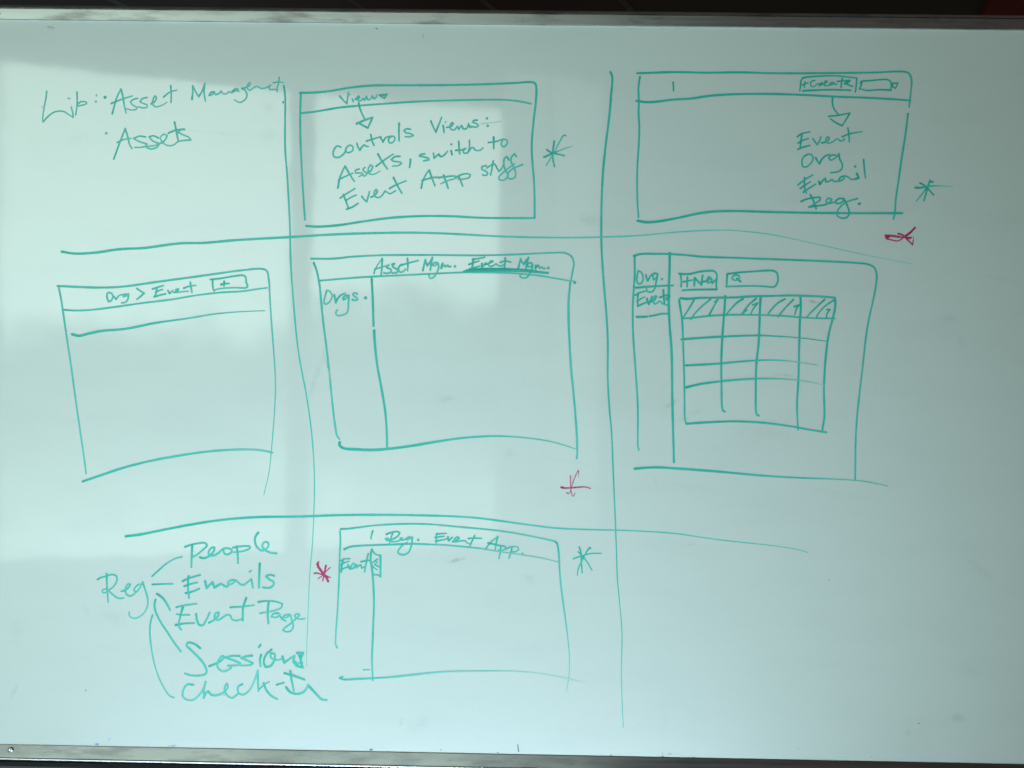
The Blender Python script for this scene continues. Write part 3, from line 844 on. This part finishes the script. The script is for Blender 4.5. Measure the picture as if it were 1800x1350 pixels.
draw("lettering", sk, [
    'word Asset', ('H', 2.6, .72, .62, "172,412 200,330 250,240 315,150"), ('H', 3.8, .66, .58, "318,150 315,280 300,430"), ('H', 3.2, .66, .56, "185,335 300,300 440,258"),
    ('H', 4.0, .60, .58, "425,265 385,285 415,312 475,340 470,378 420,405 348,400"), ('H', 4.4, .60, .58, "530,238 495,250 512,292 588,345 588,382 535,400 488,395"),
    ('H', 3.8, .60, .52, "665,250 615,290 605,345 640,385 690,372 730,330"), ('H', 3.6, .72, .60, "762,145 770,250 762,360"), ('H', 3.4, .74, .60, "660,260 780,225 955,180"),
    'word Mgm.', ('H', 3.8, .60, .58, "1035,355 1055,260 1078,162;1078,162 1090,220 1110,268;1110,268 1155,215 1200,128;1200,128 1180,230 1165,350"),
    ('H', 3.4, .58, .54, "1285,215 1225,225 1205,268 1250,268 1298,222;1298,225 1312,290 1280,390 1220,475 1165,495 1140,450 1165,420"),
    ('H', 3.8, .60, .54, "1382,230 1362,275 1355,320;1360,315 1388,272 1415,262;1415,262 1430,292 1468,262;1468,262 1490,288 1525,285"), ('H', 4.0, .66, .66, "1598,285"),
    'underlined word Event', ('I', 4.2, .78, .74, "262,128 255,200 240,268"), ('I', 3.4, .76, .66, "248,132 330,120 425,102"), ('I', 3.4, .80, .66, "200,205 260,180 345,155"), ('I', 3.4, .82, .66, "205,272 280,250 355,228"),
    ('I', 4.0, .70, .64, "385,190 385,248;385,248 440,182"), ('I', 3.4, .68, .60, "430,208 490,188 545,160 518,152 482,200 502,232 560,215 590,196 612,215 650,228 690,215"),
    ('I', 4.0, .80, .72, "722,112 715,190 708,262"), ('I', 3.4, .84, .68, "650,175 720,155 800,172"),
    'underlined word Mgm.', ('I', 3.8, .76, .70, "908,268 925,190 942,122;942,122 960,170 985,202;985,202 1020,150 1055,105;1055,105 1030,190 1018,268"),
    ('I', 3.4, .70, .64, "1100,182 1050,190 1040,235 1078,238 1115,200;1115,200 1105,270 1075,330 1030,390 970,400 930,375 945,345"),
    ('I', 3.4, .68, .60, "1160,218 1155,265;1158,258 1195,215;1195,215 1218,258 1250,242;1250,242 1270,265 1298,262"), ('I', 4.2, .82, .8, "1340,255"),
    '#underline|thick double underline', ('I', 4.4, .92, .84, "125,308 200,290 400,278 600,275 800,284 1000,296 1200,310 1338,326"), ('I', 3.4, .90, .84, "170,285 400,266 600,264 800,268 1000,280 1180,300"), ('I', 3.6, .88, .82, "150,302 400,296 620,294 850,300 1080,312 1330,330"),
    'word Orgs.', ('U', 3.3, .70, .64, "330,150 300,250 268,380 270,450 310,468 380,430 440,340 460,270 420,190 345,140 312,165"), ('U', 3.8, .84, .66, "508,252 525,340 540,432;540,432 580,350 660,260 765,215"),
    ('U', 3.4, .66, .64, "852,262 770,270 710,340 730,370 790,330 852,265;855,262 845,420 835,600 800,680 700,730 590,742 545,700 550,650 580,605"),
    ('U', 3.6, .60, .62, "1052,230 1000,202 948,230 960,262 1040,320 1060,360 1020,378 930,372 942,350"), ('U', 5.0, .84, .84, "1250,320"),
], "teal words Asset Mgm., underlined Event Mgm., and Orgs.")

# --- sketch of a window with a table
sk = draw("wireframe_sketch", board, [
    ('Z', 3.8, .84, .62, "1113.8,450 1126.7,446.7 1153.3,446.3 1176.7,446.7 1206.7,448.7 1231.7,451.2 1290,453.3 1340,455.2 1390,457 1456.7,459.7 1506.7,462.5 1526.7,465 1536.7,470.8 1540.8,481.7 1540,500 1535,526.7 1528.3,556.7 1524.2,578.3 1520.8,603.3 1516.4,644.4 1510.8,691.7 1506,738.9 1503.9,780.6 1503.3,843"),
    ('Z', 3.8, .84, .64, "1115.5,450.8 1115.8,478.3 1114.2,506.7 1112.5,536.7 1112.5,578.3 1114,606 1117.8,661 1121,711 1121.2,766.7 1121.3,784 1123,791"),
    ('Z', 4.8, .88, .76, "1177.2,445 1176.7,478.3 1175.8,503.3 1175.8,545 1177.5,578.3 1179.5,603 1181,633.3 1181.7,697 1183,752.8 1184.7,812.5"),
    ('BI', 4.4, .88, .45, "92,806 220,798 400,808 600,823 900,850 1150,865 1350,872 1480,880 1580,892 1695,917", 1),
    ('V', 4.0, .88, .74, "165,635 350,620 600,605 805,595"), ('V', 4.2, .90, .76, "185,1130 350,1125 500,1100 600,1078 735,1075"),
], "sketch of a window with a table inside")
draw("lettering", sk, [
    'word Org.', ('V', 3.4, .76, .70, "210,350 192,430 185,510 215,568 258,560 292,500 285,420 250,365 205,350"), ('V', 3.4, .80, .72, "340,420 352,470 370,520;370,520 410,450 450,402"),
    ('V', 3.4, .76, .70, "540,402 485,390 460,440 472,502 512,470 542,402;540,410 515,530 490,650 440,705 370,700 352,665 360,620"), ('V', 4.0, .74, .74, "612,490"),
    'word Events', ('V', 3.8, .90, .82, "212,725 200,840 205,945"), ('V', 3.4, .92, .70, "160,762 220,725 345,688"), ('V', 3.2, .80, .70, "190,870 260,820 322,790"), ('V', 3.6, .92, .72, "200,948 270,915 345,885"),
    ('V', 4.0, .80, .70, "360,820 370,870 390,915;390,915 420,850 442,790"), ('V', 3.6, .76, .70, "440,872 490,840 522,782 490,780 460,850 490,912 540,890 570,862 600,880 622,910"),
    ('V', 4.2, .92, .80, "635,675 645,790 655,915"), ('V', 3.4, .88, .74, "575,800 660,770 745,740"), ('V', 4.2, .76, .72, "742,782 700,800 690,832 730,852 730,898 690,930"),
], "words Org. and Events in the side bar")
draw("button_sketch", sk, [
    ('X', 4.0, .86, .72, "80,145 160,155 250,150 400,115 550,100 630,105 670,150 675,220 665,320 675,395;675,395 550,395 300,400 130,410"), ('X', 3.8, .86, .74, "100,150 115,260 110,352"),
    ('X', 3.8, .84, .70, "150,275 210,260 288,245;210,202 205,352"), ('X', 4.2, .80, .70, "325,210 318,335;330,215 380,270 432,322;432,322 440,240 450,170"),
    ('X', 3.8, .74, .68, "470,270 520,260 572,210 550,195 520,240 530,292 580,275;590,232 602,302;602,302 640,252;640,252 655,270 672,212"),
], "boxed words +New")
draw("button_sketch", sk, [
    ('X', 3.6, .90, .66, "840,150 1000,130 1200,115 1400,100 1560,100 1620,130 1640,190 1640,260 1610,330 1580,355 1400,345 1250,340 1000,345 820,350"), ('X', 3.8, .88, .72, "840,150 835,230 830,318"),
    ('X', 3.4, .66, .62, "1030,185 985,165 930,185 920,230 965,250 1010,240 1035,205 1010,170"), ('X', 4.6, .84, .76, "995,225 1050,270"),
], "search box with a small magnifier")
draw("table_grid", sk, [
    ('Z', 4.2, .90, .64, "1196.7,524.4 1207,525.6 1229.4,523.9 1271.7,523.3 1296,522.8 1323.9,521 1351.7,520.6 1385,519.6 1406.7,520 1440,521.3 1468.3,523.5"),
    ('Z', 3.4, .80, .62, "1198.9,560 1216,558.9 1240.6,556 1268.3,553.9 1329.4,553.7 1385,556 1406.7,558 1440,559.7 1468,560"),
    ('Z', 3.8, .84, .70, "1193.7,527 1196,542.8 1198.9,561.7 1200,580 1200.8,606 1202.5,655.6 1203.3,711 1203.6,735 1206,744.4"),
    ('Z', 4.4, .94, .70, "1274.6,520.6 1273.9,537 1271.7,565 1269,605 1267.8,641.7 1268.3,683 1269,714 1271,722 1273.9,723.6"),
    ('Z', 4.4, .90, .70, "1337,522 1335.6,548 1334.8,575 1333.3,605 1329.4,641.7 1328.3,697 1328.6,720 1330,728.5 1333.6,730.6"),
    ('Z', 4.2, .90, .62, "1406.7,520 1407.5,536.7 1405.8,570 1404.8,610 1403.3,669.4 1401,711 1402.8,755.6"),
    ('Z', 4.3, .82, .72, "1467.5,525 1468.3,536.7 1463.3,561.7 1458.3,580 1454.2,603 1450.3,641.7 1448.3,683.3 1448.9,733.3 1445.6,755"),
    ('Z', 4.0, .92, .60, "1197.5,596.7 1256.7,592.5 1323,590 1340,590 1406.7,594.2 1453.3,600", 1),
    ('BI', 4.0, .92, .36, "417,153 600,143 850,122 1000,120 1150,135 1255,153", 1), ('BI', 4.2, .94, .26, "417,292 500,272 640,253 850,237 1000,237 1150,250 1300,280", 1),
    ('BI', 4.0, .90, .60, "418,522 550,513 720,507 900,515 1080,538 1200,560 1305,576"),
    ('X', 3.4, .86, .74, "320,550 240,690 150,830"), ('X', 3.4, .78, .70, "580,545 420,680 310,800 265,870"), ('X', 3.4, .80, .72, "555,800 640,640 692,555;692,555 640,592"),
    ('X', 3.4, .80, .74, "1090,545 1000,600 900,700 825,790"), ('X', 3.6, .80, .76, "1295,540 1180,640 1070,782;1070,782 1150,718"), ('X', 3.2, .78, .74, "1240,640 1322,608;1322,608 1240,720 1210,790"),
    ('X', 3.4, .84, .74, "1755,545 1640,610 1550,700 1490,775"), ('Y', 3.4, .82, .74, "330,638 250,720 165,820;165,820 190,802"), ('Y', 3.2, .80, .74, "335,715 390,695;390,695 362,735 342,798"),
    ('Y', 3.2, .82, .70, "657,640 560,730 460,830"), ('Y', 3.2, .80, .72, "762,640 660,710 590,790 570,830"), ('Y', 3.0, .80, .74, "680,745 712,745;712,745 682,790 675,832"),
], "table grid with a hatched header row")

# --- list at the lower left
lst = draw("lettering", board, [
    'word Reg with a long tail', ('J', 3.2, .76, .52, "205,512 210,650 218,780 228,892"), ('J', 3.0, .78, .58, "85,590 130,565 200,545 280,525 335,548 340,610 300,680 230,735 180,765 150,755 155,725 195,718 240,745 300,800 370,840 435,832"),
    ('J', 3.2, .68, .58, "400,745 450,735 500,690 520,655 490,650 455,710 460,770 500,808 550,795 595,752"), ('J', 3.2, .60, .56, "640,650 595,680 568,730 600,755 645,700 680,622"),
    ('J', 3.2, .60, .52, "680,622 712,720 745,830 748,920 700,1030 600,1098 540,1095 505,1065 502,1020"),
    'word People', ('K', 4.2, .72, .54, "325,255 318,400 312,572"), ('K', 3.6, .78, .58, "215,270 300,240 420,215 520,212 545,250 490,310 400,385 325,428"),
    ('K', 4.0, .72, .56, "440,425 500,440 580,408 650,330 660,280 620,280 570,350 592,398 660,395 740,345 790,300 850,290 918,312 915,350 850,385 808,365 795,310"),
    ('K', 3.8, .72, .62, "995,262 1010,380 1015,518"), ('K', 3.4, .66, .56, "938,282 1050,262 1190,262 1195,285 1120,325 1000,348 945,350"),
    ('K', 4.0, .64, .54, "1320,55 1280,110 1270,190 1300,270 1370,325 1430,310 1475,245 1455,195 1405,205 1380,260 1430,320 1500,355 1595,368"),
    'word Emails', ('K', 4.0, .76, .56, "270,710 260,850 278,1035"), ('K', 3.8, .84, .66, "180,785 280,740 445,690"), ('K', 3.8, .86, .62, "205,860 290,830 400,805"), ('K', 4.2, .86, .66, "225,965 320,945 430,900"),
    ('K', 4.4, .68, .58, "520,785 540,890;540,890 590,840 630,800;630,800 658,882;658,882 720,845 760,825 800,850 840,870 870,850"),
    ('K', 3.8, .60, .58, "985,775 920,768 865,810 870,838 930,820 990,780 1045,830 1100,842 1160,800 1215,752;1215,752 1240,885"), ('K', 2.8, .60, .56, "1185,645 1218,625"),
    ('K', 4.4, .86, .58, "1342,520 1335,700 1332,882"), ('K', 4.0, .66, .60, "1560,705 1500,690 1435,712 1480,755 1550,800 1555,835 1490,885 1390,880"),
    'word Event', ('L', 4.2, .78, .54, "222,178 195,270 170,390 178,440 200,465"), ('L', 3.4, .76, .60, "138,190 230,168 385,147"), ('L', 3.2, .68, .60, "145,272 190,282 300,283"), ('L', 3.6, .84, .62, "130,407 220,390 355,383"),
    ('L', 4.0, .72, .58, "380,270 390,350 420,405 460,408 500,350 545,255"), ('L', 3.8, .70, .56, "535,378 590,350 650,290 655,255 620,262 605,320 645,345 700,318 750,285 790,290 820,340 870,352 935,335"),
    ('L', 4.2, .84, .58, "990,78 952,190 948,352"), ('L', 3.4, .84, .60, "795,192 940,182 1085,165"), 'word Page', ('L', 4.2, .78, .56, "1262,125 1250,250 1258,387"), ('L', 3.4, .72, .58, "1135,127 1220,115 1350,122 1430,150 1415,195 1330,232 1155,265"),
    ('L', 3.4, .60, .58, "1382,262 1320,270 1292,305 1360,312 1402,275;1395,290 1430,335 1470,357"), ('L', 3.4, .60, .56, "1505,278 1450,290 1430,322 1490,308 1525,280;1530,290 1550,370 1562,425 1530,478 1470,487 1435,465 1460,440 1540,380 1610,312 1640,285 1615,270 1578,290 1592,320 1650,335 1705,328"),
    'word Sessions', ('M', 4.2, .74, .56, "555,160 500,120 440,108 425,130 470,180 540,250 600,330 618,390 600,412 530,425 450,418 408,400"),
    ('M', 4.2, .72, .56, "645,332 690,315 750,285 790,248 770,235 730,280 722,340 770,382 820,370 855,345"), ('M', 4.0, .62, .56, "935,235 850,235 800,250;800,250 870,275 940,305 930,320 820,328"), ('M', 4.0, .62, .56, "1055,232 1000,238 950,255 1000,275 1062,305 1040,320 945,328"),
    ('M', 4.4, .82, .60, "1140,225 1130,270 1135,332"), ('M', 4.0, .8, .76, "1135,128 1118,152"), ('M', 4.2, .82, .58, "1240,172 1190,220 1165,290 1182,342 1230,330 1270,270 1268,215 1232,208 1235,250 1290,275 1340,262"),
    ('M', 4.4, .66, .58, "1345,240 1362,300;1362,300 1420,258 1460,235;1460,235 1450,290 1480,332 1505,300"), ('M', 4.4, .68, .62, "1485,205 1545,205;1545,205 1520,270 1542,345;1495,210 1535,305;1542,345 1490,330 1470,290;1520,230 1525,325"),
    'word Check-In', ('M', 4.0, .60, .54, "490,510 430,510 395,560 390,620 430,655 490,655 545,610 580,560 608,480"), ('M', 4.2, .58, .56, "608,480 592,560 590,635;590,635 612,590 635,572;635,572 660,605 720,610 785,580 822,530 810,500 790,540 805,600 860,637 910,605"),
    ('M', 4.0, .60, .54, "960,505 920,530 925,590 970,605 1030,560 1080,460 1108,375"), ('M', 4.2, .60, .58, "1108,375 1110,480 1115,570"), ('M', 3.0, .80, .58, "1120,555 1170,510 1220,480"), ('M', 4.4, .86, .54, "1165,495 1190,560 1240,620 1295,648"),
    ('M', 3.6, .90, .60, "1290,510 1360,490"), ('M', 4.6, .82, .56, "1420,380 1435,480 1455,570"), ('M', 4.6, .92, .62, "1365,400 1440,420 1555,462"), ('M', 4.6, .82, .56, "1380,535 1420,580 1480,598 1550,578 1590,520;1590,515 1660,590 1720,650 1768,658"),
], "teal list reading Reg: People, Emails, Event Page, Sessions, Check-In")
for rows in ([('J', 3.0, .90, .58, "805,548 880,480 990,385 1100,320 1200,290")], [('J', 3.4, .90, .52, "810,655 940,650 1075,648")],
             [('J', 4.4, .90, .52, "870,778 950,840 1010,930 1042,992")],
             [('Z', 3.8, .74, .56, "273.6,1054 271.6,1064 274.7,1078 282.7,1094 293.3,1110 305,1128 318,1145.5")],
             [('Z', 2.9, .64, .50, "268.3,1081 264.2,1097 264.2,1122 269.8,1160 278.8,1190 290,1212.5 298.8,1223.8 306,1226")]):
    draw("connector_line", lst, rows)

# --- sketch of a window with Reg. and Event App. tabs
sk = draw("wireframe_sketch", board, [
    ('Z', 3.3, .78, .56, "597.6,933.9 598.3,947.8 597.2,975.6 595.9,1020 593.6,1066.7 590.5,1113 590.2,1133 593,1138.8"),
    ('Z', 3.2, .74, .52, "598.9,930 612,929.4 634.4,926.7 656.7,923.9 690,921.7 723.3,920.9 756.7,921.7 797.8,925.6 870,932.3 913.3,938.8 956.7,947.4 975.4,951.8"),
    ('Z', 3.6, .66, .40, "975.4,951.8 979,955 981.9,970.6 983.2,995 986,1030 990.9,1066.7 997,1113 1000.8,1153.8 1000,1188 995.6,1215", 1),
    ('Z', 3.6, .78, .46, "605,965.6 616.7,961 634.4,959.4 656.7,958.3 690,957.2 723.3,956 756.7,957.2 790,958.9 841,964 884.4,970.6 927.8,977 956.7,982 980.5,987.9", 1),
    ('Z', 4.0, .80, .66, "653.9,965.6 651.7,975.6 651.7,986.7 653.9,1000 655.8,1020 657.4,1057 655.8,1107 654,1160 655.5,1196"),
    ('BM', 3.6, .78, .10, "135,545 120,552 140,560 230,557 400,548 550,532 700,518 900,513 1100,514 1250,528 1380,550 1520,585", 1),
    ('BM', 2.4, .60, .6, "253,506 290,505"),
], "sketch of a window with Reg. and Event App. tabs")
draw("lettering", sk, [
    'short upright stroke', ('N', 3.0, .76, .70, "588,120 570,180 558,245"),
    'word Reg.', ('N', 3.4, .68, .62, "905,150 880,220 845,340"), ('N', 3.2, .70, .62, "800,175 880,145 980,132 1015,155 980,205 870,262 805,268 785,245 820,235 880,285 950,288 1020,265 1058,235 1022,232 1025,265 1075,262 1125,235"),
    ('N', 3.4, .62, .62, "1212,222 1150,220 1112,245 1130,260 1180,240 1215,222;1215,222 1200,340 1160,450 1090,495 1010,488 985,455 1020,390 1080,330 1130,305"), ('N', 4.0, .70, .70, "1305,262"),
    'word Event', ('O', 3.2, .84, .76, "190,125 185,235"), ('O', 2.8, .82, .70, "188,130 310,122"), ('O', 2.6, .82, .70, "168,172 285,157"), ('O', 3.0, .84, .66, "178,216 250,205 312,190"),
    ('O', 3.6, .66, .60, "328,165 335,215;335,215 382,170"), ('O', 3.2, .66, .60, "385,225 430,208 465,180 440,165 405,200 412,225 480,215 540,215 560,240 600,250"), ('O', 3.3, .78, .66, "652,150 625,210 597,270"), ('O', 2.8, .82, .66, "575,185 650,180 740,183"),
    'word App.', ('O', 3.2, .70, .66, "785,315 840,240 935,160;935,160 915,240 905,318"), ('O', 3.2, .82, .66, "815,240 870,250 960,270"), ('O', 3.2, .72, .64, "970,280 965,350 950,425"), ('O', 3.2, .70, .62, "945,270 1020,282 1040,305 1000,325 945,325"),
    ('O', 3.2, .84, .62, "1105,308 1090,370 1070,425"), ('O', 3.0, .64, .60, "1040,312 1100,285 1175,290 1190,318 1150,345 1100,347"), ('O', 3.4, .66, .66, "1235,368"),
    'word Event in the side bar', ('N', 3.4, .78, .72, "120,570 100,660 90,772"), ('N', 2.8, .80, .68, "80,590 140,565 228,560"), ('N', 2.8, .78, .66, "85,655 150,620 212,600"), ('N', 3.0, .80, .66, "80,735 140,708 190,690"),
    ('N', 3.4, .66, .62, "195,660 218,715;218,720 250,670 282,628"), ('N', 3.4, .64, .60, "230,718 280,708 332,662 308,648 290,698 330,702 370,668;370,668 400,662 412,708 450,690"),
    ('N', 3.4, .80, .62, "515,480 485,620 458,768"), ('N', 3.0, .82, .62, "400,610 480,592 555,588"),
    '#button_sketch|small tab with a left arrow', ('N', 3.0, .74, .64, "580,430 620,480 680,505 708,508"), ('N', 4.2, .72, .66, "708,508 710,650 708,845"), ('N', 3.0, .68, .62, "708,840 660,815 600,815"),
    ('N', 3.0, .70, .62, "660,568 600,610 560,640;560,640 600,690 652,735"), ('N', 2.8, .68, .62, "618,648 690,692"), ('N', 2.8, .64, .60, "640,622 665,612"),
], "teal words Reg., Event App. and Event with a small arrow tab")

# --- dried residue and specks
draw("ink_specks", board, [
    ('Z', 2.4, .95, .9, "498,179 497.5,181"), ('Z', 1.6, .6, .6, "74,188"), ('Z', 2.0, .7, .6, "661,50 663,51"), ('Z', 1.4, .6, .5, "1595,255"), ('Z', 1.6, .6, .5, "1457,1020"), ('Z', 2.0, .8, .7, "1615,1271.5"),
    ('Z', 1.6, .7, .6, "151,1212 151,1215"), ('Z', 1.6, .6, .5, "394,1222"), ('Z', 3.4, .98, .95, "651,1318 654,1317"), ('Z', 1.8, .7, .7, "775,1318"), ('Z', 2.6, .45, .85, "910,1309 911.5,1321"), ('Z', 2.0, .9, .9, "875,1323"),
    ('Z', 2.2, .9, .9, "1074,1327.5"), ('Z', 2.6, .9, .9, "1165,1329.5"), ('Z', 1.6, .6, .4, "1175,1325 1181,1325.5"), ('Z', 1.8, .9, .9, "1220,1331"), ('Z', 1.6, .6, .5, "1164,1324"), ('Z', 2.0, .85, .8, "1378,1335.5"), ('Z', 1.4, .5, .4, "1531,1331"),
    ('Z', 1.4, .5, .4, "1403,1316"), ('Z', 1.0, .2, .1, "763,492 766,508"), ('Z', 1.2, .30, .15, "1139,541 1139.5,555 1142,567"), ('Z', 1.6, .45, .4, "200,33 202,32"), ('Z', 1.0, .12, .05, "845,218 880,214"), ('Z', 1.2, .25, .2, "567,615 575,645 582,668"),
    ('Z', 1.2, .3, .3, "743,60 745,68"), ('Z', 1.4, .35, .25, "84,47 94,49"), ('Z', 1.0, .3, .2, "1150,840 1156,862"), ('Z', 1.3, .3, .2, "1005,852 1006,835"),
], "grey specks of dried ink", MAT_GREY)["kind"] = "stuff"
draw("ink_specks", board, [
    ('Z', 3.4, .55, .5, "169,1308 173,1308"), ('Z', 2.2, .40, .3, "191,1302 193,1297"), ('Z', 2.0, .25, .2, "186,1308 190,1307"), ('Z', 1.8, .3, .3, "261,1308"), ('Z', 2.2, .45, .4, "297,1311 298,1310.5"), ('Z', 2.4, .5, .4, "303,1311.5 308,1309.5"),
], "blue specks of dried ink near the lower rail", MAT_BLUE)["kind"] = "stuff"
